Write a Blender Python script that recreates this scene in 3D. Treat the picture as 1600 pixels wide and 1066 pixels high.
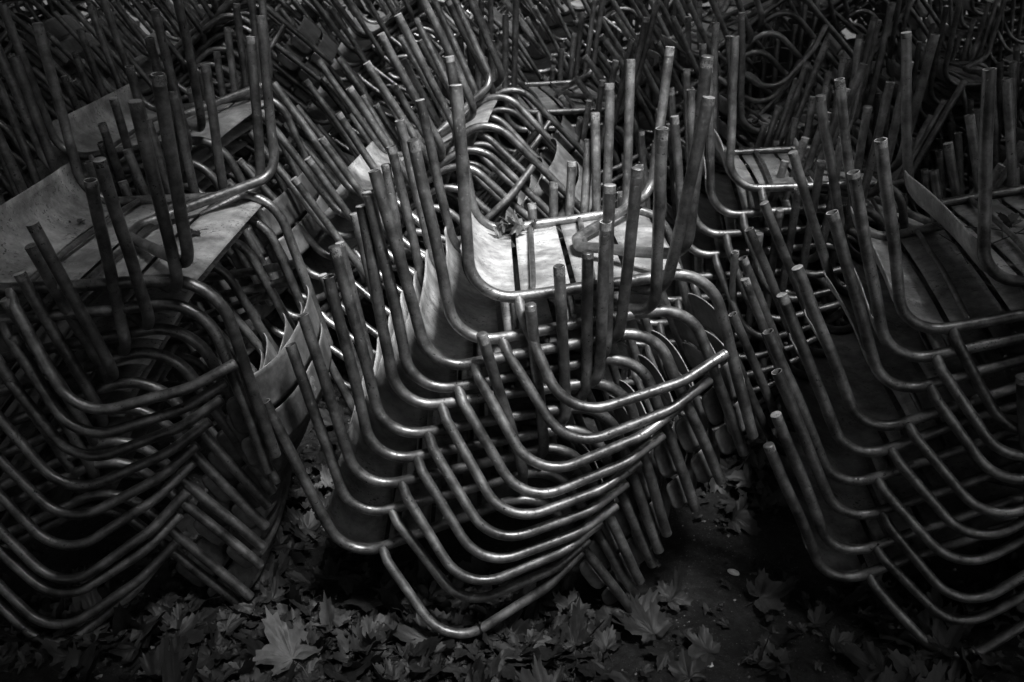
import bpy, bmesh, math, random
from mathutils import Vector, Matrix, Euler, noise

# ------------------------------------------------------------------ scene
for o in list(bpy.data.objects):
    bpy.data.objects.remove(o)
scene = bpy.context.scene
COL = scene.collection
R = math.radians

# camera: a 32 mm lens held at 1.58 m, looking slightly down over the stacks
cam_data = bpy.data.cameras.new('camera')
cam = bpy.data.objects.new('camera', cam_data)
COL.objects.link(cam)
cam.location = (0.0, 0.0, 1.580)
cam.rotation_euler = (Matrix.Rotation(math.pi / 2 - 0.4397, 3, 'X') @ Matrix.Rotation(0.00676, 3, 'Z')).to_euler()
cam_data.sensor_width = 36.0
cam_data.lens = 1408.5 / 1600 * 36.0
cam_data.clip_start = 0.02
cam_data.clip_end = 400.0
cam_data.dof.use_dof = True
cam_data.dof.focus_distance = 1.95
cam_data.dof.aperture_fstop = 7.0
scene.camera = cam

# sky: a grey daylight (the photograph is black and white, so the sky is neutral)
SUN_EL, SUN_AZ = R(65), R(150)
world = bpy.data.worlds.new('World')
scene.world = world
world.use_nodes = True
wn, wl = world.node_tree.nodes, world.node_tree.links
wn.clear()
sky = wn.new('ShaderNodeTexSky')
sky.sky_type = 'NISHITA'
sky.sun_disc = False
sky.sun_elevation = SUN_EL
sky.sun_rotation = SUN_AZ
sky.dust_density = 4.0
grey = wn.new('ShaderNodeRGBToBW')
bg = wn.new('ShaderNodeBackground')
bg.inputs['Strength'].default_value = 0.05
wo = wn.new('ShaderNodeOutputWorld')
wl.new(sky.outputs[0], grey.inputs[0])
wl.new(grey.outputs[0], bg.inputs[0])
wl.new(bg.outputs[0], wo.inputs[0])

sun_data = bpy.data.lights.new('sun', 'SUN')
sun_data.energy = 5.0
sun_data.angle = R(18)
sun = bpy.data.objects.new('sun', sun_data)
sun_dir = Vector((math.sin(SUN_AZ) * math.cos(SUN_EL), math.cos(SUN_AZ) * math.cos(SUN_EL), math.sin(SUN_EL)))
sun.rotation_euler = (-sun_dir).to_track_quat('-Z', 'Y').to_euler()
sun.location = sun_dir * 20
COL.objects.link(sun)

scene.view_settings.view_transform = 'Standard'
scene.view_settings.look = 'None'
scene.view_settings.gamma = 1.0
scene.view_settings.exposure = 1.65
try:
    scene.view_settings.use_curve_mapping = False
except Exception:
    pass
scene.render.engine = 'CYCLES'
scene.cycles.max_bounces = 6
scene.render.resolution_x = 1024
scene.render.resolution_y = 682

# ------------------------------------------------------------------ materials
def material(name):
    m = bpy.data.materials.new(name)
    m.use_nodes = True
    nt = m.node_tree
    b = nt.nodes['Principled BSDF']
    return m, nt.nodes, nt.links, b

def g(v):
    return (v, v, v, 1.0)

def ramp(nodes, p0, c0, p1, c1):
    r = nodes.new('ShaderNodeValToRGB')
    r.color_ramp.elements[0].position = p0
    r.color_ramp.elements[0].color = g(c0)
    r.color_ramp.elements[1].position = p1
    r.color_ramp.elements[1].color = g(c1)
    return r

def painted_metal(name, base, dark, rough, chips=0.62, scale=1.0, spec=0.5, metal=0.0):
    """old paint on steel: streaks, faint mottling, small chips down to dark rust"""
    m, n, l, b = material(name)
    tc = n.new('ShaderNodeTexCoord')
    oi = n.new('ShaderNodeObjectInfo')
    off = n.new('ShaderNodeVectorMath'); off.operation = 'ADD'
    sc = n.new('ShaderNodeVectorMath'); sc.operation = 'SCALE'
    sc.inputs[0].default_value = (13.0, 7.0, 5.0)
    l.new(oi.outputs['Random'], sc.inputs['Scale'])
    l.new(tc.outputs['Object'], off.inputs[0]); l.new(sc.outputs[0], off.inputs[1])
    mott = n.new('ShaderNodeTexNoise'); mott.inputs['Scale'].default_value = 22 * scale
    mott.inputs['Detail'].default_value = 8; mott.inputs['Roughness'].default_value = 0.65
    l.new(off.outputs[0], mott.inputs['Vector'])
    r1 = ramp(n, 0.32, dark, 0.7, base)
    l.new(mott.outputs['Fac'], r1.inputs[0])
    chip = n.new('ShaderNodeTexNoise'); chip.inputs['Scale'].default_value = 150 * scale
    chip.inputs['Detail'].default_value = 5; chip.inputs['Roughness'].default_value = 0.6
    l.new(off.outputs[0], chip.inputs['Vector'])
    r2 = ramp(n, chips, 0.0, chips + 0.04, 1.0)
    l.new(chip.outputs['Fac'], r2.inputs[0])
    mix = n.new('ShaderNodeMix'); mix.data_type = 'RGBA'
    worn = n.new('ShaderNodeTexNoise'); worn.inputs['Scale'].default_value = 14 * scale; worn.inputs['Detail'].default_value = 4
    l.new(off.outputs[0], worn.inputs['Vector'])
    r4 = ramp(n, 0.46, 0.0, 0.62, 1.0); l.new(worn.outputs['Fac'], r4.inputs[0])
    cm = n.new('ShaderNodeMath'); cm.operation = 'MULTIPLY'
    l.new(r2.outputs[0], cm.inputs[0]); l.new(r4.outputs[0], cm.inputs[1])
    l.new(cm.outputs[0], mix.inputs[0]); l.new(r1.outputs[0], mix.inputs[6])
    mix.inputs[7].default_value = g(dark * 0.35)
    # long worn patches where the paint has gone dull and pale
    wear = n.new('ShaderNodeTexNoise'); wear.inputs['Scale'].default_value = 9 * scale
    wear.inputs['Detail'].default_value = 9; wear.inputs['Roughness'].default_value = 0.72
    l.new(off.outputs[0], wear.inputs['Vector'])
    r3 = ramp(n, 0.40, 0.55, 0.66, 1.6)
    l.new(wear.outputs['Fac'], r3.inputs[0])
    wm = n.new('ShaderNodeMix'); wm.data_type = 'RGBA'; wm.blend_type = 'MULTIPLY'; wm.inputs[0].default_value = 1.0
    l.new(mix.outputs[2], wm.inputs[6]); l.new(r3.outputs[0], wm.inputs[7])
    mix = wm
    # every chair has its own tone of paint
    tone = n.new('ShaderNodeMapRange')
    tone.inputs['To Min'].default_value = 0.78; tone.inputs['To Max'].default_value = 1.18
    l.new(oi.outputs['Random'], tone.inputs['Value'])
    tm = n.new('ShaderNodeVectorMath'); tm.operation = 'SCALE'
    l.new(mix.outputs[2], tm.inputs[0]); l.new(tone.outputs[0], tm.inputs['Scale'])
    l.new(tm.outputs[0], b.inputs['Base Color'])
    rr = n.new('ShaderNodeMapRange')
    rr.inputs['To Min'].default_value = rough - 0.22; rr.inputs['To Max'].default_value = rough + 0.30
    l.new(wear.outputs['Fac'], rr.inputs['Value'])
    l.new(rr.outputs[0], b.inputs['Roughness'])
    b.inputs['Specular IOR Level'].default_value = spec
    b.inputs['Metallic'].default_value = metal
    bump = n.new('ShaderNodeBump'); bump.inputs['Strength'].default_value = 0.5
    bump.inputs['Distance'].default_value = 0.0016
    addh = n.new('ShaderNodeMath'); addh.operation = 'SUBTRACT'
    l.new(mott.outputs['Fac'], addh.inputs[0]); l.new(r2.outputs[0], addh.inputs[1])
    l.new(addh.outputs[0], bump.inputs['Height'])
    l.new(bump.outputs[0], b.inputs['Normal'])
    return m

TUBE = painted_metal('grey_painted_tube', 0.30, 0.09, 0.38, chips=0.60, spec=0.6, metal=0.8)
SLAT = painted_metal('pale_painted_slat', 0.44, 0.20, 0.40, chips=0.58, scale=0.8, spec=0.5, metal=0.12)
BACK_PAINT = painted_metal('grey_painted_back_slat', 0.22, 0.11, 0.45, chips=0.64, scale=0.9, spec=0.5, metal=0.4)
BARE = painted_metal('worn_bare_metal', 0.40, 0.18, 0.5, chips=0.56, scale=1.6)
RUST = painted_metal('rusty_metal', 0.10, 0.03, 0.8, chips=0.6, scale=2.0, spec=0.2)
SCUFF = painted_metal('scuffed_tip', 0.30, 0.06, 0.65, chips=0.50, scale=2.2, spec=0.3)
PLUG = painted_metal('dark_plug', 0.06, 0.03, 0.6, chips=0.7, spec=0.3)

def link_mesh(name, verts, faces, mats, fmat=None, smooth=True, parent=None):
    me = bpy.data.meshes.new(name)
    me.from_pydata([tuple(v) for v in verts], [], faces)
    for m in mats:
        me.materials.append(m)
    if fmat:
        me.polygons.foreach_set('material_index', fmat)
    me.polygons.foreach_set('use_smooth', [smooth] * len(me.polygons))
    me.update()
    if fmat is not None and len(mats) > 1:
        bm = bmesh.new(); bm.from_mesh(me)
        bmesh.ops.recalc_face_normals(bm, faces=bm.faces)
        bm.to_mesh(me); bm.free()
    o = bpy.data.objects.new(name, me)
    COL.objects.link(o)
    if parent is not None:
        o.parent = parent
    return o

def tag(o, label=None, cat=None, group=None, kind=None):
    if label: o['label'] = label
    if cat: o['category'] = cat
    if group: o['group'] = group
    if kind: o['kind'] = kind
    return o

# ------------------------------------------------------------------ tubes
def fillet(pts, radii, n=7):
    out = [Vector(pts[0])]
    for i in range(1, len(pts) - 1):
        V = Vector(pts[i]); a = Vector(pts[i - 1]) - V; b = Vector(pts[i + 1]) - V
        r = radii[i - 1]
        la, lb = a.length, b.length
        a.normalize(); b.normalize()
        c = max(-0.9999, min(0.9999, a.dot(b)))
        th = math.acos(c) / 2
        if r <= 0 or th > 1.55:
            out.append(V); continue
        d = r / math.tan(th)
        d = min(d, la * 0.48, lb * 0.48); r = d * math.tan(th)
        C = V + (a + b).normalized() * (r / math.sin(th))
        p0 = V + a * d; p1 = V + b * d
        u = (p0 - C).normalized(); w = (p1 - C).normalized()
        om = math.acos(max(-1, min(1, u.dot(w))))
        for k in range(n + 1):
            t = k / n
            q = (u * math.sin((1 - t) * om) + w * math.sin(t * om)) / math.sin(om)
            out.append(C + q * r)
    out.append(Vector(pts[-1]))
    return out

def tube_geo(path, r, sides=14, start='cap', end='cap', flat_start=None, vs=None, fs=None, fm=None, scuff=0):
    """tube along a path; 'open' ends are hollow with a wall and a bare rim"""
    if vs is None: vs, fs, fm = [], [], []
    n = len(path)
    T = []
    for i in range(n):
        a = path[max(0, i - 1)]; b = path[min(n - 1, i + 1)]
        T.append((b - a).normalized())
    up = Vector((0, 0, 1)) if abs(T[0].z) < 0.9 else Vector((1, 0, 0))
    N = (up - T[0] * up.dot(T[0])).normalized()
    base = len(vs)
    frames = []
    for i in range(n):
        if i: N = (N - T[i] * N.dot(T[i])).normalized()
        frames.append((N.copy(), T[i].cross(N)))
    for i in range(n):
        Nn, B = frames[i]
        sx = sy = 1.0
        if flat_start is not None:
            d = (path[i] - path[0]).length
            t = min(1.0, d / flat_start); t = t * t * (3 - 2 * t)
            sx, sy = 1.18 - 0.18 * t, 0.72 + 0.28 * t
        for k in range(sides):
            a = 2 * math.pi * k / sides
            vs.append(path[i] + Nn * (math.cos(a) * r * sx) + B * (math.sin(a) * r * sy))
    for i in range(n - 1):
        mi = 3 if (scuff and i == 0) or (scuff == 2 and i == n - 2) else 0
        for k in range(sides):
            k2 = (k + 1) % sides
            fs.append((base + i * sides + k, base + i * sides + k2, base + (i + 1) * sides + k2, base + (i + 1) * sides + k)); fm.append(mi)
    def close(i, mode, sgn):
        ring = [len(vs) + k for k in range(sides)]
        for k in range(sides): vs.append(vs[base + i * sides + k].copy())     # own rim, so the edge stays crisp
        Nn, B = frames[i]; t = T[i] * sgn
        if mode == 'cap':
            c = len(vs)
            for k in range(sides):
                a = 2 * math.pi * k / sides
                vs.append(path[i] + t * (r * 0.18) + (Nn * math.cos(a) + B * math.sin(a)) * (r * 0.78))
            for k in range(sides):
                k2 = (k + 1) % sides
                f = (ring[k], ring[k2], c + k2, c + k)
                fs.append(f if sgn < 0 else f[::-1]); fm.append(0)
            f = tuple(c + k for k in range(sides))
            fs.append(f if sgn > 0 else f[::-1]); fm.append(0)
        elif mode == 'bare':
            c = len(vs)
            for k in range(sides):
                a = 2 * math.pi * k / sides
                vs.append(path[i] + t * (r * 0.1) + (Nn * math.cos(a) + B * math.sin(a)) * (r * 0.9))
            for k in range(sides):
                k2 = (k + 1) % sides
                f = (ring[k], ring[k2], c + k2, c + k)
                fs.append(f if sgn < 0 else f[::-1]); fm.append(1)
            f = tuple(c + k for k in range(sides))
            fs.append(f if sgn > 0 else f[::-1]); fm.append(1)
        else:
            c = len(vs)
            for lvl, (rad, dep) in enumerate(((0.86, 0.0), (0.84, -0.9), (0.80, -2.2))):
                for k in range(sides):
                    a = 2 * math.pi * k / sides
                    wob = 0.05 * r * math.sin(3 * a + i) if lvl == 0 else 0
                    vs.append(path[i] + t * (dep * r + wob) + (Nn * math.cos(a) + B * math.sin(a)) * (r * rad))
            prev = ring
            for lvl in range(3):
                cur = [c + lvl * sides + k for k in range(sides)]
                for k in range(sides):
                    k2 = (k + 1) % sides
                    f = (prev[k], prev[k2], cur[k2], cur[k])
                    fs.append(f if sgn < 0 else f[::-1]); fm.append(1 if lvl == 0 else 2)
                prev = cur
            f = tuple(prev)
            fs.append(f if sgn > 0 else f[::-1]); fm.append(2)
    if start != 'none': close(0, start, -1)
    if end != 'none': close(n - 1, end, 1)
    return vs, fs, fm

def subdiv(path, step=0.035, wob=0.0, seed=0):
    """more points along straight runs, with a slight hand-bent waver"""
    out = [path[0]]
    for a, b in zip(path[:-1], path[1:]):
        L = (b - a).length
        k = max(1, int(L / step))
        for j in range(1, k + 1):
            out.append(a.lerp(b, j / k))
    if wob:
        res = []
        for i, p in enumerate(out):
            w = noise.noise_vector(p * 6 + Vector((seed * 3.1, 0, 0))) * wob
            res.append(p + w)
        out = res
    return out

# ------------------------------------------------------------------ the chair
# seat-high coordinates of the chair standing upright: x to the rear, y to the side, z up
D = {'fx': -0.047, 'fy': 0.271, 'hs': 0.444, 'd': 0.492, 'drop': 0.061, 'w': 0.273, 'tx': 0.626, 'tw': 0.256, 'ht': 0.802,
     'jx': 0.096, 'ax': 0.211, 'ay': 0.370, 'az': 0.688, 'rfx': 0.485, 'rfy': 0.340, 'rfz': -0.037, 'rcx': 0.468, 'rcy': 0.303}
AE = 0.458
RT = 0.0125

def build_chair(rng, delta=None):
    """returns a list of (part name, verts, faces, material index per face, materials)"""
    dl = delta or {}
    def dv(key):
        return Vector(dl.get(key, (0, 0, 0)))
    def mirror(key):      # a side with no measured bend gets a small random one
        if key in dl: return dv(key)
        return Vector((rng.uniform(-.007, .007), rng.uniform(-.006, .006), rng.uniform(-.004, .004)))
    parts = []
    tm = [TUBE, BARE, RUST, SCUFF]
    def tip(path, both=False):
        a = (path[1] - path[0]).normalized() * rng.uniform(.010, .024)
        path.insert(1, path[0] + a)
        if both:
            a = (path[-2] - path[-1]).normalized() * rng.uniform(.010, .024)
            path.insert(len(path) - 1, path[-1] + a)
        return path
    hs, d, w = D['hs'], D['d'], D['w']
    side_paths = {}
    for s in (1, -1):
        sg = '+' if s > 0 else '-'
        F = Vector((D['fx'], s * D['fy'], 0)) + mirror('F' + sg)
        C1 = Vector((0, s * w, hs)); C2 = Vector((d, s * w, hs - D['drop'])) + dv('K' + sg)
        T = Vector((D['tx'], s * D['tw'], D['ht'])) + mirror('T' + sg)
        # the rail sags a little and the upright is slightly curved
        M = C2.lerp(T, 0.5) + Vector((-0.006, 0, 0.0))
        p = fillet([F, C1, C2, T], (0.088, 0.105), 9)
        side_paths[s] = (p, F, C1, C2, T)
        p = subdiv(p, 0.04, 0.0035, rng.random() * 9)
        foot = rng.choice(('open', 'open', 'bare', 'bare', 'cap', 'open'))
        sc = 1 if rng.random() < .6 else 0
        if sc: p = tip(p)
        vs, fs, fm = tube_geo(p, RT, 14, start=foot, end='cap', scuff=sc)
        parts.append(('side_frame', vs, fs, fm, tm))
    # armrests
    for s in (1, -1):
        sg = '+' if s > 0 else '-'
        p, F, C1, C2, T = side_paths[s]
        J = C1.lerp(C2, D['jx'] / d)
        A1 = Vector((D['ax'], s * D['ay'], D['az'])) + mirror('A' + sg) * 1.25
        E = C2.lerp(T, AE) + dv('E' + sg)
        E = E + (Vector((C2.lerp(T, max(0.2, min(0.85, AE + dv('E' + sg).z / (T - C2).length)))) - E) * 0.6)
        E = E + Vector((-0.012, s * 0.016, 0))
        J0 = J + Vector((0, s * 0.003, 0.0))
        up = (T - C2).normalized()
        mid = A1.lerp(E, 0.72) + Vector((0.0, s * 0.022, 0.012))
        path = fillet([J0, J0.lerp(A1, 0.12) + Vector((-0.006, s * 0.006, 0)), A1, mid, E], (0.05, 0.105, 0.16), 9)
        path = subdiv(path, 0.04, 0.002, rng.random() * 9)
        vs, fs, fm = tube_geo(path, RT * 0.94, 14, start='cap', end='cap')
        parts.append(('armrest', vs, fs, fm, tm))
    # rear legs: one U-shaped tube, nose under the seat
    fn = {}
    for s in (1, -1):
        sg = '+' if s > 0 else '-'
        fn[s] = (Vector((D['rfx'], s * D['rfy'], D['rfz'])) + mirror('R' + sg),
                 Vector((D['rcx'], s * D['rcy'], hs - D['drop'] - 0.033)) + mirror('C' + sg))
    nz = hs - 0.047
    path = fillet([fn[1][0], fn[1][1], Vector((0.245, 0.035, nz)), Vector((0.245, -0.035, nz)), fn[-1][1], fn[-1][0]],
                  (0.062, 0.03, 0.03, 0.062), 8)
    path = subdiv(path, 0.045, 0.003, rng.random() * 9)
    path = tip(path, True)
    vs, fs, fm = tube_geo(path, RT * 0.98, 14, start=rng.choice(('open', 'bare', 'cap')), end=rng.choice(('open', 'bare', 'cap')), scuff=2)
    parts.append(('rear_leg_frame', vs, fs, fm, tm))
    # two thin cross bars, flattened where they meet the rails
    for x in (0.135, 0.262):
        z = hs - D['drop'] * x / d - 0.004
        a = Vector((x - 0.006, w - 0.012, z)); b = Vector((x + 0.010, -w + 0.012, z))
        path = subdiv([a, b], 0.04, 0.004, rng.random() * 9)
        path = [q - Vector((0, 0, 0.010 * math.sin(math.pi * i / (len(path) - 1)))) for i, q in enumerate(path)]
        vs, fs, fm = tube_geo(path, 0.0068, 10, flat_start=0.03)
        parts.append(('cross_bar', vs, fs, fm, tm))
    # seat slats: bent sheet following the rails from the front leg to the rear bend
    prof = side_paths[1][0]; prof2 = side_paths[-1][0]
    base = fillet([Vector((D['fx'], w, 0)), Vector((0, w, hs)), Vector((d, w, hs - D['drop'])), Vector((D['tx'], w, D['ht']))], (0.088, 0.105), 12)
    cum = [0.0]
    for a, b in zip(base[:-1], base[1:]): cum.append(cum[-1] + (b - a).length)
    def at(s_):
        for i in range(len(cum) - 1):
            if s_ <= cum[i + 1]:
                t = (s_ - cum[i]) / max(1e-6, cum[i + 1] - cum[i])
                p = base[i].lerp(base[i + 1], t); tg = (base[i + 1] - base[i]).normalized()
                return p, tg
        return base[-1], (base[-1] - base[-2]).normalized()
    s0 = cum[1]            # where the front bend starts
    spans = ((s0 - 0.020, s0 + 0.140), (s0 + 0.153, s0 + 0.262), (s0 + 0.275, s0 + 0.384), (s0 + 0.397, s0 + 0.520))
    for (sa, sb) in spans:
        vs, fs, fm = [], [], []
        nu, nv = 9, 13
        th = 0.0028
        for layer in (0, 1):
            for i in range(nu):
                s_ = sa + (sb - sa) * i / (nu - 1)
                p, tg = at(s_)
                nrm = Vector((-tg.z, 0, tg.x))
                for j in range(nv):
                    t = -1 + 2 * j / (nv - 1)
                    y = t * (w - 0.002)
                    dent = 0.0018 * noise.noise(Vector((s_ * 14, y * 9, rng_seed(rng))))
                    lift = RT + 0.0014 + th * layer
                    crown = -0.010 * (1 - t * t)       # sheet dips to the middle
                    edge = -0.006 * max(0, abs(t) - 0.955) / 0.045
                    vs.append(Vector((p.x, y, p.z)) + nrm * (lift + crown + edge + dent))
        K = nu * nv
        for i in range(nu - 1):
            for j in range(nv - 1):
                a = i * nv + j
                fs.append((a, a + nv, a + nv + 1, a + 1)); fm.append(0)
                fs.append((K + a, K + a + 1, K + a + nv + 1, K + a + nv)); fm.append(0)
        for i in range(nu - 1):
            a, b = i * nv, (i + 1) * nv
            fs.append((a, K + a, K + b, b)); fm.append(2)
            a, b = a + nv - 1, b + nv - 1
            fs.append((a, b, K + b, K + a)); fm.append(2)
        for j in range(nv - 1):
            fs.append((j, j + 1, K + j + 1, K + j)); fm.append(1)
            a = (nu - 1) * nv + j
            fs.append((a, K + a, K + a + 1, a + 1)); fm.append(1)
        parts.append(('seat_slat', vs, fs, fm, [SLAT, BARE, BACK_PAINT]))
    # back slats: bowed sheets between the uprights, round-cornered ends just in front of the tubes
    for (ta, tb) in ((0.565, 0.785), (0.81, 1.0)):
        vs, fs, fm = [], [], []
        nu, nv = 9, 35
        th = 0.0028
        pp, F, C1, C2, T = side_paths[1]; qq, F2, C12, C22, T2 = side_paths[-1]
        for layer in (0, 1):
            for i in range(nu):
                u = i / (nu - 1)
                for j in range(nv):
                    q = -1 + 2 * j / (nv - 1)
                    q = math.copysign(1 - (1 - abs(q)) ** 1.25, q)
                    t = math.copysign(1 - (1 - abs(q)) ** 1.8, q)
                    # round corners: squeeze the height near the ends
                    e = max(0.0, (abs(q) - 0.90) / 0.10)
                    sq = 1 - 0.5 * (1 - math.sqrt(max(0, 1 - e * e)))
                    uu = 0.5 + (u - 0.5) * sq
                    f = ta + (tb - ta) * uu
                    P1 = C2.lerp(T, f); P2 = C22.lerp(T2, f)
                    P = P1.lerp(P2, (1 - t) / 2)
                    inner = 1 - (RT + 0.003 + th * layer * (1 if abs(q) > 0.88 else 0)) / w
                    P.y = P1.y * inner * t if t > 0 else -P2.y * inner * t
                    up = (P1 - C2).normalized()
                    fwd = Vector((-up.z, 0, up.x))           # towards the front of the chair
                    bow = -0.026 - 0.0 + 0.0
                    x = (0.050 if t > 0 else 0.050 - 0.050 * abs(q) ** 3) - 0.092 * (1 - abs(q) ** 2.2)
                    P = P + fwd * (x + (th * layer if abs(q) <= 0.88 else 0))
                    vs.append(P)
        K = nu * nv
        for i in range(nu - 1):
            for j in range(nv - 1):
                a = i * nv + j
                fs.append((a, a + 1, a + nv + 1, a + nv)); fm.append(0)
                fs.append((K + a, K + a + nv, K + a + nv + 1, K + a + 1)); fm.append(0)
        for i in range(nu - 1):
            a, b = i * nv, (i + 1) * nv
            fs.append((a, b, K + b, K + a)); fm.append(1)
            a, b = a + nv - 1, b + nv - 1
            fs.append((a, K + a, K + b, b)); fm.append(1)
        for j in range(nv - 1):
            fs.append((j, K + j, K + j + 1, j + 1)); fm.append(1)
            a = (nu - 1) * nv + j
            fs.append((a, a + 1, K + a + 1, K + a)); fm.append(1)
        parts.append(('back_slat', vs, fs, fm, [BACK_PAINT, BARE]))
    return parts

def rng_seed(rng):
    return getattr(rng, 'own', 0.0)

def make_chair(name, rng, delta=None):
    root = bpy.data.objects.new(name, None)
    root.empty_display_size = 0.1
    COL.objects.link(root)
    rng.own = rng.random() * 50
    for (pn, vs, fs, fm, mats) in build_chair(rng, delta):
        link_mesh(pn, vs, fs, mats, fm, True, root)
    return root

def copy_tree(src):
    r = src.copy(); COL.objects.link(r)
    for ch in src.children:
        c = ch.copy(); COL.objects.link(c); c.parent = r
    return r

def set_pose(o, x, y, z, yaw, pitch, roll):
    m = Matrix.Rotation(yaw, 4, 'Z') @ Matrix.Rotation(pitch, 4, 'Y') @ Matrix.Rotation(roll, 4, 'X') @ Matrix.Rotation(math.pi, 4, 'X')
    o.matrix_world = Matrix.Translation((x, y, z)) @ m

ORD = ['Topmost', 'Second', 'Third', 'Fourth', 'Fifth', 'Sixth', 'Seventh', 'Eighth', 'Ninth', 'Tenth', 'Eleventh', 'Twelfth',
       'Thirteenth', 'Fourteenth', 'Fifteenth', 'Sixteenth', 'Seventeenth']

# measured stacks: pose (x, y, z, yaw, pitch, roll) and the small bends of each chair
CENTRE_STACK = [
    ([-0.102,2.054,1.269,0.026,-0.026,-0.048],{'F+':[0.031,-0.001,-0.004],'A+':[-0.015,-0.003,-0.008],'E+':[-0.004,0.001,0.002],'T+':[0.003,-0.003,-0.008],'K+':[0.007,-0.0,-0.001],'R+':[-0.031,-0.006,-0.014],'C+':[-0.024,-0.004,-0.01],'F-':[-0.005,-0.005,-0.011],'R-':[0.024,0.009,0.021],'C-':[0.002,0.002,0.005]}),
    ([-0.166,2.029,1.182,0.06,-0.073,-0.025],{'F+':[0.002,0.001,0.003],'A+':[0.006,-0.005,-0.012],'E+':[-0.01,-0.0,-0.0],'T+':[0.016,-0.005,-0.013],'K+':[0.006,0.004,0.009],'R+':[0.033,-0.004,-0.011],'C+':[-0.024,-0.001,-0.001],'F-':[-0.005,0.003,0.006]}),
    ([-0.223,2.016,1.127,0.045,-0.083,-0.036],{'F+':[-0.013,0.001,0.003],'A+':[-0.005,-0.002,-0.006],'E+':[-0.013,0.001,0.001],'T+':[0.012,-0.001,-0.002],'K+':[-0.009,0.003,0.007],'R+':[0.01,-0.003,-0.007],'C+':[0.013,-0.004,-0.009],'F-':[-0.004,-0.001,-0.003]}),
    ([-0.251,2.025,1.064,0.038,-0.063,-0.042],{'F+':[-0.0,-0.001,-0.003],'A+':[0.007,-0.001,-0.003],'E+':[-0.002,0.003,0.008],'T+':[0.003,-0.001,-0.001],'K+':[0.003,-0.002,-0.004],'R+':[-0.004,0.0,0.0],'C+':[-0.02,-0.004,-0.009]}),
    ([-0.275,2.034,1.02,0.041,-0.027,-0.077],{'F+':[0.005,-0.004,-0.011],'A+':[0.015,-0.0,-0.001],'E+':[-0.009,0.005,0.013],'T+':[-0.013,0.001,0.004],'K+':[0.003,0.001,0.004],'R+':[-0.032,-0.006,-0.013],'C+':[-0.013,-0.005,-0.012]}),
    ([-0.316,2.022,0.952,0.047,-0.049,-0.06],{'F+':[-0.014,-0.0,-0.0],'A+':[0.009,-0.002,-0.006],'E+':[-0.012,0.007,0.017],'T+':[-0.002,-0.002,-0.004],'R+':[0.003,-0.001,-0.003],'C+':[0.007,-0.006,-0.015]}),
    ([-0.351,2.02,0.887,0.062,-0.061,-0.061],{'F+':[0.001,-0.001,-0.002],'A+':[0.006,-0.002,-0.006],'E+':[-0.02,0.01,0.027],'T+':[0.008,-0.003,-0.007],'R+':[0.001,0.001,0.002],'C+':[0.012,-0.012,-0.031]}),
    ([-0.407,2.019,0.812,0.064,-0.106,-0.079],{'F+':[-0.004,0.003,0.009],'A+':[-0.001,-0.002,-0.004],'E+':[-0.017,0.008,0.023],'T+':[0.002,-0.001,-0.004],'R+':[0.007,-0.005,-0.013],'C+':[0.014,-0.008,-0.022]}),
    ([-0.451,2.026,0.724,0.054,-0.153,-0.063],{'F+':[0.009,-0.003,-0.007],'A+':[0.01,-0.006,-0.014],'E+':[-0.026,0.009,0.022],'T+':[0.01,-0.003,-0.007]}),
    ([-0.516,2.017,0.604,0.036,-0.263,-0.052],{'F+':[0.01,0.0,0.002],'A+':[-0.019,0.002,0.001],'E+':[0.012,-0.002,-0.003],'T+':[0.005,-0.003,-0.005],'R+':[-0.008,-0.006,-0.016],'C+':[0.007,-0.003,-0.007]}),
]
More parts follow.
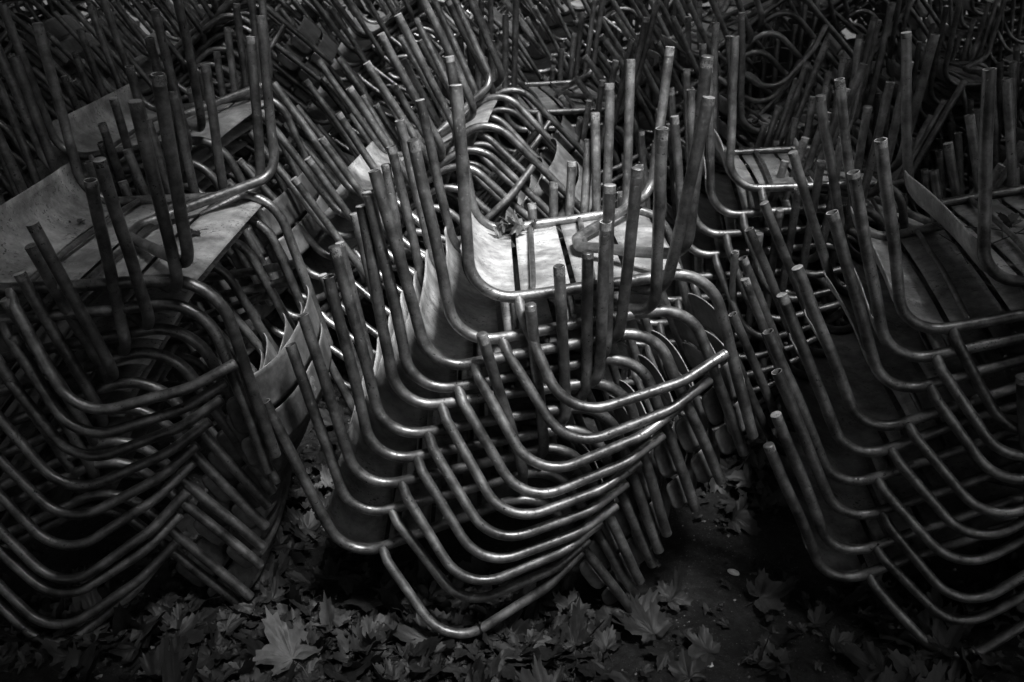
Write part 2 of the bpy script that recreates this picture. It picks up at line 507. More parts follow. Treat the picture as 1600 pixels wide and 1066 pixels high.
LEFT_STACK = [
    ([-1.089,1.961,1.335,-0.035,0.055,0.044],{'A+':[0.019,-0.005,-0.01],'E+':[-0.005,-0.004,-0.007],'T+':[-0.012,0.002,0.004],'K+':[0.031,-0.004,-0.008],'R+':[0.001,0.0,0.0],'C+':[0.018,-0.005,-0.008],'R-':[-0.018,-0.0,-0.0],'C-':[0.023,-0.004,-0.007]}),
    ([-1.147,1.965,1.258,-0.026,0.008,0.048],{'A+':[0.026,-0.008,-0.014],'E+':[-0.005,-0.003,-0.007],'T+':[-0.018,0.002,0.003],'K+':[0.033,-0.006,-0.01],'R+':[0.005,-0.005,-0.008],'C+':[0.027,-0.004,-0.007],'R-':[0.015,-0.003,-0.006],'C-':[0.021,-0.014,-0.025]}),
    ([-1.238,1.969,1.153,0.024,-0.072,0.059],{'A+':[0.022,-0.012,-0.022],'E+':[-0.006,-0.004,-0.008],'T+':[-0.002,0.003,0.006],'K+':[0.032,-0.007,-0.011],'R+':[-0.01,0.015,0.027],'C+':[-0.004,0.008,0.014]}),
    ([-1.317,1.97,1.056,0.061,-0.124,0.055],{'A+':[0.011,-0.009,-0.017],'E+':[-0.017,0.001,0.002],'T+':[0.01,-0.001,-0.002],'K+':[0.026,-0.007,-0.013],'R+':[0.025,0.004,0.008],'C+':[-0.024,0.005,0.01]}),
    ([-1.391,1.969,0.945,0.045,-0.221,0.05],{'K+':[0.024,-0.005,-0.006],'A+':[0.016,-0.01,-0.017],'E+':[-0.024,0.004,0.005],'T+':[0.012,-0.002,-0.002],'R+':[-0.01,0.011,0.02],'C+':[-0.002,0.005,0.009]}),
    ([-1.437,1.967,0.85,0.071,-0.264,0.03],{'K+':[0.02,-0.004,-0.005],'A+':[0.004,-0.005,-0.009],'E+':[0.006,-0.004,-0.006],'T+':[0.008,0.001,0.002],'R+':[0.002,0.009,0.017],'C+':[0.005,-0.008,-0.015]}),
    ([-1.463,1.966,0.759,0.072,-0.291,0.015],{'A+':[0.0,0.0,0.0],'E+':[0.009,-0.0,0.0],'T+':[0.01,-0.004,-0.007]}),
    ([-1.495,1.968,0.687,0.065,-0.323,0.008],{'A+':[0.007,-0.007,-0.014],'E+':[-0.013,0.004,0.007],'T+':[0.018,-0.002,-0.001]}),
    ([-1.511,1.97,0.611,0.074,-0.296,-0.0],{'A+':[0.0,-0.003,-0.007],'E+':[0.014,-0.001,-0.001],'T+':[0.008,-0.001,0.0]}),
    ([-1.558,1.975,0.543,0.078,-0.336,-0.001],{'T+':[0.0,-0.0,-0.0]}),
]
RIGHT_STACK = [
    ([0.966,2.023,1.33,-0.112,-0.1,0.012],{'F+':[0.008,-0.003,-0.004]}),
    ([0.816,2.033,1.216,-0.159,-0.164,0.051],{'F+':[-0.009,0.005,0.006],'A+':[-0.008,-0.003,-0.01]}),
    ([0.77,2.033,1.142,-0.168,-0.216,0.044],{'F+':[-0.002,-0.001,-0.004],'A+':[0.005,-0.006,-0.009],'F-':[0.011,-0.017,-0.029]}),
    ([0.735,2.042,1.048,-0.131,-0.288,0.001],{'F+':[-0.0,-0.002,-0.006],'A+':[-0.009,-0.002,-0.011],'F-':[-0.002,0.0,-0.0]}),
    ([0.678,2.049,0.933,-0.115,-0.355,-0.02],{'F+':[-0.005,0.004,0.006],'A+':[-0.008,-0.0,-0.006],'F-':[-0.006,0.006,0.011]}),
    ([0.65,2.059,0.859,-0.103,-0.361,-0.032],{'F+':[0.002,0.0,0.002],'A+':[-0.004,-0.001,-0.007],'F-':[-0.004,0.005,0.011]}),
    ([0.635,2.059,0.779,-0.105,-0.363,-0.022],{'F+':[-0.003,0.002,0.003],'A+':[-0.005,-0.004,-0.014],'F-':[0.002,0.006,0.017]}),
    ([0.653,2.038,0.698,-0.089,-0.354,-0.003],{'F+':[-0.003,0.002,0.004],'A+':[-0.01,0.002,-0.002]}),
    ([0.641,2.017,0.606,-0.06,-0.357,0.018],{'F+':[0.004,0.001,0.005],'A+':[0.006,-0.009,-0.018]}),
    ([0.626,2.003,0.532,-0.056,-0.37,0.007],{'F+':[0.008,0.001,0.007]}),
]

# top-chair poses of the stacks behind: phrase, x, y, z, yaw, pitch, roll, count, seed
BACK = [
    ('the leaning stack behind, left of the middle', -0.671, 3.069, 1.140, -0.03, -0.49, -0.02, 9, 21),
    ('the second-row stack behind the middle one', -0.62, 3.75, 1.11, 0.10, -0.48, -0.08, 9, 22),
    ('the pale-seated second-row stack right of the middle', 0.70, 2.95, 1.27, -0.14, 0.02, -0.02, 10, 23),
    ('the leaf-strewn third-row stack', 0.85, 3.75, 1.27, 0.10, 0.0, 0.0, 10, 24),
    ('the back stack seen at the upper right', 2.05, 4.6, 1.33, 0.0, 0.10, 0.05, 11, 25),
    ('the back stack with a tilted pale seat', 0.80, 4.9, 1.36, 0.1, 0.12, 0.05, 11, 26),
    ('the back stack with curved uprights, right of the middle', 0.50, 4.1, 1.42, 0.12, -0.50, 0.0, 11, 27),
    ('the second-row stack behind the left one', -1.35, 2.92, 1.37, -0.1, -0.05, 0.05, 10, 28),
    ('the second-row stack at the far left', -2.25, 2.75, 1.30, 0.0, -0.1, 0.05, 10, 29),
    ('the third-row stack with rounded rails, left', -1.75, 4.1, 1.40, 0.15, -0.52, 0.0, 11, 30),
    ('the third-row stack right behind the middle', 0.0, 3.9, 1.32, 0.2, 0.1, 0.05, 10, 31),
    ('the second-row stack at the far right', 1.85, 2.95, 1.30, -0.1, -0.1, 0.0, 10, 32),
    ('the second-row stack whose legs lean to the right', 1.12, 3.05, 1.18, -0.1, 0.34, 0.0, 9, 43),
    ('the third-row stack at the far right', 2.25, 3.6, 1.36, -0.05, -0.05, 0.0, 11, 33),
    ('the rear stack between the left and middle rows', -0.95, 4.75, 1.42, 0.1, -0.50, 0.0, 11, 34),
    ('the fourth-row stack at the left edge', -2.9, 4.3, 1.45, 0.1, -0.42, 0.0, 11, 35),
    ('the fourth-row stack at the right edge', 3.1, 4.6, 1.45, 0.0, -0.1, 0.0, 11, 36),
    ('the fourth-row stack behind the middle', 0.1, 5.3, 1.5, 0.05, -0.50, 0.0, 12, 37),
    ('the fourth-row stack right of the middle', 1.4, 5.4, 1.5, 0.05, -0.46, 0.0, 12, 38),
    ('the fourth-row stack left of the middle', -1.9, 5.5, 1.5, 0.0, -0.50, 0.0, 12, 39),
    ('the last visible stack at the upper left', -3.3, 6.3, 1.55, 0.2, -0.1, 0.0, 12, 40),
    ('the last visible stack at the upper right', 2.9, 6.2, 1.55, -0.2, -0.1, 0.0, 12, 41),
    ('the last visible stack in the upper middle', -0.6, 6.5, 1.6, 0.0, -0.45, 0.0, 12, 42),
]

def place(stack, phrase, group, seed, tuck=0):
    """each chair of a measured stack is built by itself, with its own small bends"""
    rng = random.Random(seed)
    out = []
    for i, (p, dlt) in enumerate(stack):
        if tuck and i >= tuck:      # these rear legs stand well inside the armrests
            dlt = dict(dlt)
            for key, dy in (('R+', -0.03), ('C+', -0.02)):
                a = dlt.get(key, (0, 0, 0)); dlt[key] = (a[0], a[1] + dy, a[2])
        c = make_chair('garden_armchair', rng, dlt)
        set_pose(c, *p)
        state = 'Topmost' if i == 0 else (ORD[i] if i < len(stack) - 1 else 'Lowest')
        tag(c, '%s upturned chair of %s' % (state, phrase), 'chair', group)
        out.append(c)
    return out

GRP = 'upturned metal armchairs stacked in rows'
front_centre = place(CENTRE_STACK, 'the brightly lit front stack in the middle', GRP, 3)
front_left = place(LEFT_STACK, 'the front stack at the left edge', GRP, 5, 5)
front_right = place(RIGHT_STACK, 'the front stack at the right edge', GRP, 8)

# ------------------------------------------------------------------ stacks behind
protos = []
def background_stack(phrase, x, y, ztop, yaw, pitch, roll, n, seed, step=(0.048, 0.0, 0.078), dpitch=-0.012):
    """top chair at the given place; the ones below follow down to the ground"""
    rng = random.Random(seed)
    px, py, pz = x, y, ztop
    for i in range(n):
        if len(protos) < 7:
            src = make_chair('garden_armchair', random.Random(100 + len(protos)))
            protos.append(src); c = src
        else:
            c = copy_tree(rng.choice(protos))
        set_pose(c, px, py, pz, yaw + rng.uniform(-.03, .03), pitch + dpitch * i + rng.uniform(-.02, .02), roll + rng.uniform(-.02, .02))
        state = 'Topmost' if i == 0 else (ORD[i] if i < n - 1 else 'Lowest')
        tag(c, '%s upturned chair of %s' % (state, phrase), 'chair', GRP)
        st = rng.uniform(0.85, 1.15)
        cy, sy = math.cos(yaw), math.sin(yaw)
        px -= (step[0] * cy - step[1] * sy) * st
        py -= (step[0] * sy + step[1] * cy) * st
        pz -= step[2] * st
        if i == 0: top_chair = c
        if pz < 0.50: break
    return top_chair

back_tops = {a[0]: background_stack(*a) for a in BACK}

# ------------------------------------------------------------------ ground
gm, gn, gl, gb = material('damp_earth')
tc = gn.new('ShaderNodeTexCoord')
n1 = gn.new('ShaderNodeTexNoise'); n1.inputs['Scale'].default_value = 7.0; n1.inputs['Detail'].default_value = 12; n1.inputs['Roughness'].default_value = 0.7
n2 = gn.new('ShaderNodeTexNoise'); n2.inputs['Scale'].default_value = 160.0; n2.inputs['Detail'].default_value = 4
gl.new(tc.outputs['Object'], n1.inputs['Vector']); gl.new(tc.outputs['Object'], n2.inputs['Vector'])
r1 = ramp(gn, 0.36, 0.006, 0.66, 0.040)
gl.new(n1.outputs['Fac'], r1.inputs[0])
r2 = ramp(gn, 0.62, 0.0, 0.80, 0.12)
gl.new(n2.outputs['Fac'], r2.inputs[0])
ad = gn.new('ShaderNodeMix'); ad.data_type = 'RGBA'; ad.blend_type = 'ADD'; ad.inputs[0].default_value = 1.0
gl.new(r1.outputs[0], ad.inputs[6]); gl.new(r2.outputs[0], ad.inputs[7])
n4 = gn.new('ShaderNodeTexNoise'); n4.inputs['Scale'].default_value = 38.0; n4.inputs['Detail'].default_value = 10; n4.inputs['Roughness'].default_value = 0.8
gl.new(tc.outputs['Object'], n4.inputs['Vector'])
r5 = ramp(gn, 0.38, 0.35, 0.64, 2.0); gl.new(n4.outputs['Fac'], r5.inputs[0])
mu = gn.new('ShaderNodeMix'); mu.data_type = 'RGBA'; mu.blend_type = 'MULTIPLY'; mu.inputs[0].default_value = 1.0
gl.new(ad.outputs[2], mu.inputs[6]); gl.new(r5.outputs[0], mu.inputs[7])
gl.new(mu.outputs[2], gb.inputs['Base Color'])
gb.inputs['Roughness'].default_value = 0.75
bp = gn.new('ShaderNodeBump'); bp.inputs['Strength'].default_value = 1.0; bp.inputs['Distance'].default_value = 0.035
n3 = gn.new('ShaderNodeTexNoise'); n3.inputs['Scale'].default_value = 60.0; n3.inputs['Detail'].default_value = 10; n3.inputs['Roughness'].default_value = 0.75
gl.new(tc.outputs['Object'], n3.inputs['Vector']); gl.new(n3.outputs['Fac'], bp.inputs['Height'])
gl.new(bp.outputs[0], gb.inputs['Normal'])

def ground_z(x, y):
    if abs(x) > 6 or y > 9 or y < -3: return -0.012
    v = noise.fractal(Vector((x * 2.2, y * 2.2, 0.3)), 0.75, 2.1, 7)
    return 0.014 * v - 0.008

def axis(lo, hi, fine_lo, fine_hi, step):
    a = []
    v = lo
    while v < fine_lo: a.append(v); v += max(step, (fine_lo - v) * 0.5 if fine_lo - v > step * 2 else step)
    v = fine_lo
    while v < fine_hi: a.append(v); v += step
    s = step
    while v < hi: a.append(v); s *= 1.6; v += s
    a.append(hi)
    return a
xs = axis(-150, 150, -2.4, 2.4, 0.03); ys = axis(-60, 300, 0.6, 3.6, 0.03)
gv = [(x, y, ground_z(x, y)) for y in ys for x in xs]
nx = len(xs)
gf = [(j * nx + i, j * nx + i + 1, (j + 1) * nx + i + 1, (j + 1) * nx + i) for j in range(len(ys) - 1) for i in range(nx - 1)]
ground = link_mesh('ground', gv, gf, [gm])
tag(ground, kind='structure')

# ------------------------------------------------------------------ fallen leaves, grit and stones
def leaf_material(name, c0, c1):
    m, n, l, b = material(name)
    tc = n.new('ShaderNodeTexCoord'); a = n.new('ShaderNodeTexNoise'); a.inputs['Scale'].default_value = 28
    a.inputs['Detail'].default_value = 8; a.inputs['Roughness'].default_value = 0.7
    l.new(tc.outputs['Object'], a.inputs['Vector'])
    r = ramp(n, 0.3, c0, 0.72, c1); l.new(a.outputs['Fac'], r.inputs[0])
    geo = n.new('ShaderNodeNewGeometry')
    sc = n.new('ShaderNodeMapRange'); sc.inputs['To Min'].default_value = 0.45; sc.inputs['To Max'].default_value = 1.7
    l.new(geo.outputs['Random Per Island'], sc.inputs['Value'])
    v = n.new('ShaderNodeVectorMath'); v.operation = 'SCALE'
    l.new(r.outputs[0], v.inputs[0]); l.new(sc.outputs[0], v.inputs['Scale'])
    l.new(v.outputs[0], b.inputs['Base Color'])
    b.inputs['Roughness'].default_value = 0.55
    b.inputs['Specular IOR Level'].default_value = 0.45
    bp = n.new('ShaderNodeBump'); bp.inputs['Strength'].default_value = 0.5; bp.inputs['Distance'].default_value = 0.003
    l.new(a.outputs['Fac'], bp.inputs['Height']); l.new(bp.outputs[0], b.inputs['Normal'])
    return m
DEAD = leaf_material('dead_leaf', 0.008, 0.034)
DEAD_PALE = leaf_material('pale_dead_leaf', 0.03, 0.10)

LOBES = [(90, 1.0), (36, 0.90), (144, 0.90), (-18, 0.66), (198, 0.66)]
def leaf_shape(rng, size, curl, vs, fs, M, veins=True):
    """a five-lobed plane-tree leaf: jagged outline, folded along its veins, edges curled"""
    outline = []
    lob = sorted([(a + rng.uniform(-6, 6), r * rng.uniform(.85, 1.1)) for a, r in LOBES])
    pts = [(-62, 0.30)]
    for k, (a, r) in enumerate(lob):
        w = 21
        pts += [(a - w, r * .66), (a - w * .62, r * .72), (a - w * .56, r * .86), (a - w * .2, r * .84), (a, r), (a + w * .22, r * .83), (a + w * .58, r * .85), (a + w * .66, r * .71), (a + w, r * .66)]
        if k < 4:
            a2 = (a + lob[k + 1][0]) / 2
            pts.append((a2, 0.50))
    pts += [(242, 0.30), (270, 0.12)]
    ph = rng.uniform(0, 6.28); cx = rng.uniform(-1, 1) * curl; cy = rng.uniform(.2, 1) * curl
    sd = rng.random() * 40
    def z(x, y):
        r = math.hypot(x, y)
        a = math.degrees(math.atan2(y, x)) % 360
        da = min(abs((a - (l_[0] % 360) + 180) % 360 - 180) for l_ in lob)
        fold = 0.10 * r * min(1, da / 26) * (1 + .5 * curl)
        return (cx * x * x + cy * y * y) * .9 + fold + .10 * curl * noise.noise(Vector((x * 2.4, y * 2.4, sd))) * 2
    k = len(vs)
    c = Vector((0, -0.05, 0))
    vs.append(M @ Vector((c.x * size, c.y * size, 0)))
    nr = 3
    for ring in range(1, nr + 1):
        f = ring / nr
        for a, r in pts:
            x = math.cos(math.radians(a)) * r * f; y = math.sin(math.radians(a)) * r * f
            vs.append(M @ Vector((x * size, y * size, z(x, y) * size)))
    m = len(pts)
    for i in range(m - 1):
        fs.append((k, k + 1 + i, k + 2 + i))
        for ring in range(nr - 1):
            a = k + 1 + ring * m + i
            fs.append((a, a + m, a + m + 1, a + 1))
    # stalk
    k = len(vs)
    s1 = Vector((0, -0.12, 0.0)); s2 = Vector((rng.uniform(-.3, .3), -0.75, rng.uniform(0, .15)))
    for p, rr in ((s1, .014), (s1.lerp(s2, .5) + Vector((.04, 0, .03)), .011), (s2, .016)):
        for q in range(4):
            a = q * math.pi / 2
            vs.append(M @ ((p + Vector((math.cos(a) * rr, 0, math.sin(a) * rr))) * size))
    for i in range(2):
        for q in range(4):
            q2 = (q + 1) % 4
            fs.append((k + i * 4 + q, k + i * 4 + q2, k + i * 4 + 4 + q2, k + i * 4 + 4 + q))

def litter(n, zones, seed, smin=.045, smax=.10):
    rng = random.Random(seed); vs, fs = [], []
    tot = [z[4] for z in zones]
    for i in range(n):
        zx, zy, rx, ry, w = rng.choices(zones, tot)[0]
        x = zx + rng.gauss(0, .5) * rx; y = zy + rng.gauss(0, .5) * ry
        if y < 0.5 or y > 6: continue
        s = rng.uniform(smin, smax) if rng.random() < .45 else rng.uniform(.012, .035)
        M = Matrix.Translation((x, y, ground_z(x, y) + rng.uniform(.003, .022))) @ Euler((rng.gauss(0, .2), rng.gauss(0, .2), rng.uniform(0, 6.28))).to_matrix().to_4x4()
        leaf_shape(rng, s, rng.uniform(.4, 1.8), vs, fs, M)
    return vs, fs
zones = [(-0.55, 1.75, .75, .40, 5), (-0.2, 1.58, .5, .18, 2.4), (-.55, 2.45, .3, .8, 2.2), (-1.1, 1.6, .5, .3, 1.2), (0.05, 1.68, .3, .16, 1.0),
         (0.72, 2.5, .3, .35, 1.8), (0.98, 1.72, .4, .25, 1.3), (1.1, 1.5, .4, .2, .6), (0.55, 1.95, .5, .5, .5), (0, 2.5, 2.5, 2.5, .7), (0, 3.8, 4, 2, 1.2)]
v, f = litter(1250, zones, 11)
tag(link_mesh('leaf_litter', v, f, [DEAD], None, True), kind='stuff')

def lone_leaf(x, y, size, yaw, tx, ty, curl, mat, label, seed, lift=.035):
    vs, fs = [], []
    rng = random.Random(seed)
    M = Euler((tx, ty, yaw)).to_matrix().to_4x4()
    leaf_shape(rng, size, curl, vs, fs, M)
    o = link_mesh('fallen_leaf', vs, fs, [mat], None, True)
    o.location = (x, y, ground_z(x, y) + lift)
    tag(o, label, 'leaf', 'large fallen leaves in front of the stacks')
lone_leaf(-0.50, 1.555, .108, .75, .10, -.08, .8, DEAD_PALE, 'palest fallen plane leaf with pointed lobes at the lower left of the ground', 1, .05)
lone_leaf(-0.43, 1.86, .085, 2.4, .2, .2, .7, DEAD, 'broad dark fallen leaf between the left and middle stacks', 2)
lone_leaf(-0.33, 1.61, .080, .3, -.2, .1, .8, DEAD, 'veined fallen leaf just right of the palest leaf', 3)
lone_leaf(-0.055, 1.635, .060, 1.9, .9, .1, 1.2, DEAD, 'upcurled fallen leaf under the lowest armrest of the middle stack', 4, .045)
lone_leaf(-0.02, 1.56, .070, 3.6, -.2, .3, .8, DEAD, 'pointed fallen leaf at the bottom edge below the middle stack', 5, .04)
lone_leaf(-0.57, 2.06, .075, .9, .3, -.2, .8, DEAD, 'three-pointed fallen leaf beside the tips of the left stack', 6)
lone_leaf(0.72, 2.28, .080, .4, .3, .4, 1.2, DEAD, 'crumpled fallen leaf on the bare earth between middle and right stacks', 7, .045)
lone_leaf(0.93, 1.74, .080, 2.9, .1, .2, .8, DEAD, 'pale-edged fallen leaf in front of the right stack', 8)
lone_leaf(-0.88, 1.66, .075, 4.4, .2, .2, .9, DEAD, 'dark fallen leaf in the shade below the left stack', 9)
lone_leaf(1.02, 1.62, .070, 5.2, .2, .1, .9, DEAD, 'small dark fallen leaf at the lower right of the ground', 10)

def stones(n, smin, smax, seed, area):
    rng = random.Random(seed); vs, fs = [], []
    for i in range(n):
        x = rng.uniform(area[0], area[1]); y = rng.uniform(area[2], area[3]); s = rng.uniform(smin, smax) * rng.choice((.6, .6, 1, 1.3))
        k = len(vs); z0 = ground_z(x, y)
        for a, b, c in ((1, 0, 0), (0, 1, 0), (-1, 0, 0), (0, -1, 0), (0, 0, .8), (0, 0, -.6), (.65, .65, .45), (-.6, -.6, .5)):
            vs.append(Vector((x + a * s * rng.uniform(.7, 1.2), y + b * s * rng.uniform(.7, 1.2), z0 + c * s * rng.uniform(.6, 1))))
        for f_ in ((0, 6, 4), (0, 1, 6), (1, 4, 6), (1, 2, 4), (2, 7, 4), (2, 3, 7), (3, 4, 7), (3, 0, 4), (1, 0, 5), (2, 1, 5), (3, 2, 5), (0, 3, 5)):
            fs.append(tuple(k + q for q in f_))
    return vs, fs
GRIT = leaf_material('grit', 0.03, 0.22)
vv_, ff_ = stones(500, .003, .008, 19, (-1.2, 1.5, 1.4, 2.8))
v, f = stones(8000, .0007, .0026, 12, (-1.6, 1.8, 1.35, 3.2))
k0 = len(v); v = v + vv_; f = f + [tuple(k0 + q for q in t_) for t_ in ff_]
tag(link_mesh('gravel', v, f, [GRIT], None, False), kind='stuff')

PALE_STONE = leaf_material('pale_stone', 0.35, 0.6)
def lone_stone(x, y, rx, ry, rz, seed, label):
    n_, m_ = 12, 8; vs, fs = [], []
    for i in range(m_ + 1):
        for j in range(n_):
            th = math.pi * i / m_; ph = 2 * math.pi * j / n_
            p = Vector((math.sin(th) * math.cos(ph), math.sin(th) * math.sin(ph), math.cos(th)))
            k = 1 + .35 * noise.noise(p * 1.7 + Vector((seed, 0, 0)))
            vs.append(Vector((p.x * rx * k, p.y * ry * k, p.z * rz * k)))
    for i in range(m_):
        for j in range(n_):
            fs.append((i * n_ + j, (i + 1) * n_ + j, (i + 1) * n_ + (j + 1) % n_, i * n_ + (j + 1) % n_))
    o = link_mesh('stone', vs, fs, [PALE_STONE], None, False)
    o.location = (x, y, ground_z(x, y) + rz * .4); o.rotation_euler = (0, 0, -.5)
    tag(o, label, 'stone')
lone_stone(0.455, 1.60, .026, .013, .008, 3.0, 'pale flat stone on the bare earth at the bottom edge')
lone_stone(0.60, 1.93, .016, .010, .006, 7.0, 'smaller pale stone on the earth nearer the right stack')

# ------------------------------------------------------------------ things lying on the seats
def on_chair(o, chair, loc, rot=(0, 0, 0)):
    o.matrix_world = chair.matrix_world @ Matrix.Translation(loc) @ Euler(rot).to_matrix().to_4x4()

bpy.context.view_layer.update()
def crumple(size, seed, label, chair, loc, rot):
    vs, fs = [], []
    leaf_shape(random.Random(seed), size, 2.4, vs, fs, Matrix.Identity(4))
    o = link_mesh('dried_leaf', vs, fs, [DEAD_PALE], None, True)
    on_chair(o, chair, loc, rot); tag(o, label, 'leaf')
top = front_centre[0]
crumple(.050, 31, 'curled dried leaf caught on the far rail of the topmost middle chair', top, (.085, -.235, .405), (2.6, .5, .4))
crumple(.038, 34, 'shrivelled leaf scrap beside the curled one on the topmost middle chair', top, (.115, -.205, .405), (.6, 2.5, 1.9))

def seat_leaves(chair, n, seed, label, group):
    rng = random.Random(seed)
    for k in range(n):
        vs, fs = [], []
        leaf_shape(rng, rng.uniform(.022, .045), rng.uniform(.8, 2.4), vs, fs, Matrix.Identity(4))
        o = link_mesh('dried_leaf', vs, fs, [rng.choice((DEAD, DEAD_PALE))], None, True)
        x = rng.uniform(.03, .40)
        on_chair(o, chair, (x, rng.uniform(-.22, .22), D['hs'] - D['drop'] * x / D['d'] - .002), (math.pi + rng.gauss(0, .3), rng.gauss(0, .3), rng.uniform(0, 6)))
        tag(o, label, 'leaf', group)
seat_leaves(back_tops['the leaf-strewn third-row stack'], 11, 5, 'dried leaf lying on the upturned seat of the leaf-strewn third-row stack', 'leaves on the third-row seat')
seat_leaves(front_right[0], 3, 6, 'small dried leaf on the topmost seat of the right front stack', 'leaves on the right seat')
seat_leaves(front_left[0], 3, 7, 'small dried leaf on the topmost seat of the left front stack', 'leaves on the left seat')
for k, (lx, ly, sz) in enumerate(((.055, -.215, .030), (.15, -.225, .026))):
    crumple(sz, 90 + k, ('shredded leaf bit nearest the front bend on the topmost middle seat', 'torn leaf bit next to the cross bar on the topmost middle seat')[k], top, (lx, ly, .412), (2.2 + k, 1.1, k))

def twig_geo(pts, r, seed, branches=3):
    rng = random.Random(seed); vs, fs, fm = [], [], []
    path = subdiv([Vector(p) for p in pts], .012, .004, seed)
    tube_geo(path, r, 6, 'cap', 'cap', None, vs, fs, fm)
    for b in range(branches):
        p = path[int(len(path) * (b + 1) / (branches + 1))]
        e = p + Vector((rng.uniform(-.05, .05), rng.uniform(-.05, .05), rng.uniform(-.02, .004)))
        tube_geo(subdiv([p, e], .012, .003, seed + b), r * .6, 5, 'cap', 'cap', None, vs, fs, fm)
    return vs, fs
TWIG = leaf_material('twig', 0.02, 0.06)
def twig(chair, pts, r, seed, label, branches=3):
    vs, fs = twig_geo(pts, r, seed, branches)
    o = link_mesh('twig', vs, fs, [TWIG], None, True)
    o.matrix_world = chair.matrix_world.copy(); tag(o, label, 'twig', 'twigs lying on the upturned seats')
twig(top, [(.02, -.24, .43), (.06, -.2, .432), (.13, -.235, .425), (.2, -.24, .42)], .0012, 41, 'thin dry stem along the far edge of the topmost middle seat')
twig(front_right[0], [(.06, .1, .42), (.16, .02, .415), (.26, -.08, .405), (.33, -.17, .395)], .0019, 42, 'forked dry twig on the topmost right seat', 5)
twig(front_right[0], [(.02, -.08, .425), (.12, -.02, .42), (.2, .08, .41)], .0014, 43, 'shorter bent twig near the front of the topmost right seat', 4)
twig(front_right[0], [(.0, .18, .425), (.02, .05, .43), (.06, -.12, .425)], .0013, 44, 'thin twig lying across the front slat of the topmost right seat', 4)

# round badge of pale arcs on the back of the topmost left chair
vs, fs = [], []
def ribbon(pts, w):
    for a, b in zip(pts[:-1], pts[1:]):
        d = (b - a).normalized(); nrm = Vector((-d.y, d.x, 0)) * w
        k = len(vs); vs.extend([a + nrm, b + nrm, b - nrm, a - nrm]); fs.append((k, k + 1, k + 2, k + 3))
for rr in (.006, .0095, .013, .0165):
    ribbon([Vector((math.cos(a) * rr, .004 + math.sin(a) * rr, 0)) for a in [R(-10 + 200 * i / 14) for i in range(15)]], .00075)
for a in (0, 60, 120):
    ribbon([Vector((math.cos(R(a)) * .003, .002 + math.sin(R(a)) * .003, 0)), Vector((-math.cos(R(a)) * .003, .002 - math.sin(R(a)) * .003, 0))], .0007)
for i in range(4):
    ribbon([Vector((-.010 + .004 * i, -.006, 0)), Vector((-.004 + .004 * i, -.018, 0))], .0008)
STICKER = painted_metal('pale_badge', 0.75, 0.6, 0.5, chips=.75)
bl = [c for c in front_left[0].children if c.name.startswith('back_slat')][1]
bd = link_mesh('badge', vs, fs, [STICKER], None, False)
# place it flat on the rear face, found from the slat's own surface
nu, nv = 9, 35
vv = bl.data.vertices
i0, j0 = 4, 18
P = vv[i0 * nv + j0].co.copy()
ev = (vv[nu * nv + i0 * nv + j0 + 1].co - vv[nu * nv + i0 * nv + j0 - 1].co).normalized()
eu = (vv[nu * nv + (i0 - 1) * nv + j0].co - vv[nu * nv + (i0 + 1) * nv + j0].co).normalized()
en = ev.cross(eu).normalized()
if en.x < 0: en = -en; ev = -ev
Mx = Matrix((ev, eu, en)).transposed().to_4x4(); Mx.translation = P + en * .0008
bd.data.transform(Mx); bd.parent = bl

# ------------------------------------------------------------------ unseen trees and hedges, added to shade the edges
def plain(name, c0, c1, scale, rough):
    m, n, l, b = material(name)
    tc = n.new('ShaderNodeTexCoord'); nz = n.new('ShaderNodeTexNoise')
    nz.inputs['Scale'].default_value = scale; nz.inputs['Detail'].default_value = 6
    l.new(tc.outputs['Object'], nz.inputs['Vector'])
    r = ramp(n, 0.3, c0, 0.7, c1); l.new(nz.outputs['Fac'], r.inputs[0])
    l.new(r.outputs[0], b.inputs['Base Color']); b.inputs['Roughness'].default_value = rough
    return m
LEAFM = plain('tree_leaf', 0.04, 0.09, 3, 0.6)
BARK = plain('bark', 0.10, 0.22, 9, 0.9)
gap_c = Vector((0.04, 2.35, 1.1))

def in_gap(p, rng):
    """opening cut in the added crowns along the sun, for a central light pool"""
    t = (p.z - gap_c.z) / sun_dir.z
    q = gap_c + sun_dir * t
    dx, dy = (p.x - q.x) / GAPX, (p.y - q.y) / GAPY
    d = math.sqrt(dx * dx + dy * dy)
    return rng.random() > (d - 0.75) / 0.5
GAPX, GAPY = 0.60, 1.05

def leaf_cloud(blobs, n, size, seed):
    rng = random.Random(seed)
    vs, fs = [], []
    vol = [b[1].x * b[1].y * b[1].z for b in blobs]
    for i in range(n):
        c, rad = rng.choices(blobs, vol)[0]
        u = Vector((rng.gauss(0, 1), rng.gauss(0, 1), rng.gauss(0, 1))).normalized() * (rng.random() ** 0.4)
        p = c + Vector((u.x * rad.x, u.y * rad.y, u.z * rad.z))
        if p.z < 0.05 or in_gap(p, rng): continue
        if abs(p.x) < 2.6 and p.z < 2.4 and -1 < p.y < 6: continue
        a = Vector((rng.gauss(0, 1), rng.gauss(0, 1), rng.gauss(0, .6))).normalized()
        b = a.cross(Vector((rng.gauss(0, 1), rng.gauss(0, 1), rng.gauss(0, 1)))).normalized()
        s = size * rng.uniform(.6, 1.3)
        k = len(vs)
        nr = a.cross(b)
        vs += [p - a * s, p - b * s * .55, p + nr * s * .2, p + a * s, p + b * s * .55]
        fs += [(k, k + 1, k + 2), (k + 1, k + 3, k + 2), (k + 3, k + 4, k + 2), (k + 4, k, k + 2)]
    return vs, fs

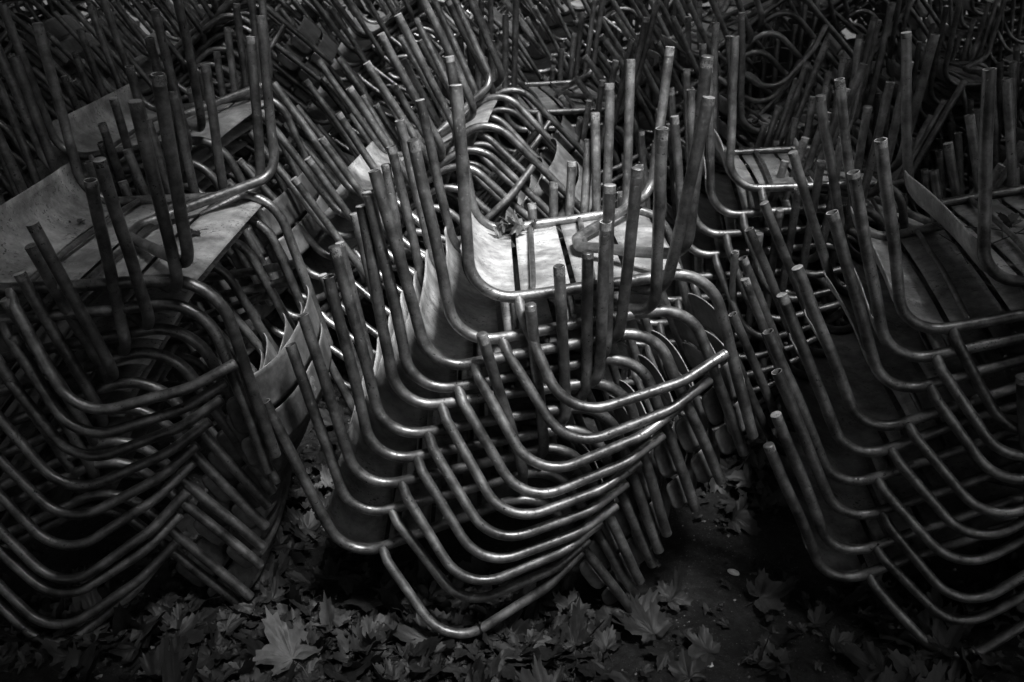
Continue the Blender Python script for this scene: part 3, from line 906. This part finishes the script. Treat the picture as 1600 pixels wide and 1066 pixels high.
def tree(x, y, h, spread, seed, label):  # out of view, added so its crown dims the outer stacks
    rng = random.Random(seed)
    root = bpy.data.objects.new('shade_tree', None); COL.objects.link(root); root.location = (x, y, 0)
    tag(root, label, 'tree', 'unseen trees added for shade')
    vs, fs, fm = [], [], []
    tp = [Vector((0, 0, -.1)), Vector((.05, .04, h * .3)), Vector((.0, .1, h * .55))]
    path = subdiv(tp, .3, .03, seed)
    tube_geo(path, .20, 12, 'cap', 'cap', None, vs, fs, fm)
    blobs = []
    for k in range(9):
        a = k * 2.4 + rng.random(); rr = spread * rng.uniform(.35, .8)
        e = Vector((math.cos(a) * rr, math.sin(a) * rr, h * rng.uniform(.62, .95)))
        m = Vector((e.x * .4, e.y * .4, h * .6))
        tube_geo(subdiv([Vector((0, .08, h * .42)), m, e], .3, .05, seed + k), .06, 8, 'cap', 'cap', None, vs, fs, fm)
        blobs.append((Vector((x, y, 0)) + e, Vector((spread * .55, spread * .55, h * .2))))
    link_mesh('trunk', vs, fs, [BARK], None, True, root)
    v, f = leaf_cloud(blobs, 6800, .16, seed + 50)
    v = [q - Vector((x, y, 0)) for q in v]
    link_mesh('crown', v, f, [LEAFM], None, False, root)

tree(-2.7, 1.0, 5.6, 3.5, 61, 'unseen shade tree added left of the stacks')
tree(3.6, 1.2, 5.8, 3.5, 62, 'unseen shade tree added right of the stacks')
tree(-3.5, 5.4, 6.2, 3.8, 63, 'unseen shade tree added behind the stacks at the left')
tree(3.8, 7.0, 6.0, 3.7, 64, 'unseen shade tree added behind the stacks at the right')
tree(0.3, -2.6, 5.8, 3.4, 65, 'unseen shade tree added behind the camera')
tree(0.2, 9.6, 6.0, 3.7, 66, 'unseen shade tree added far behind the middle stack')

def hedge(cx, cy, lx, ly, h, seed, label):  # out of view, added to block low sky light from the sides
    blobs = []
    n = int(max(lx, ly) / 0.8)
    for i in range(n):
        t = (i + .5) / n - .5
        blobs.append((Vector((cx + t * lx, cy + t * ly, h * .5)), Vector((.9, .9, h * .55))))
    v, f = leaf_cloud(blobs, 380 * n, .13, seed)
    o = link_mesh('hedge', v, f, [LEAFM], None, False)
    tag(o, label, 'hedge', 'unseen hedges added for shade')
hedge(-6.5, 3.5, 0, 14, 3.0, 71, 'unseen hedge added for shade along the left side of the yard')
hedge(6.5, 3.5, 0, 14, 3.0, 72, 'unseen hedge added for shade along the right side of the yard')
hedge(0, 11.5, 14, 0, 3.0, 73, 'unseen hedge added for shade along the far side of the yard')
hedge(0, -5.0, 14, 0, 3.0, 74, 'unseen hedge added for shade behind the camera')
tree(-2.9, -1.3, 5.9, 3.3, 67, 'unseen shade tree added behind the camera at the left')
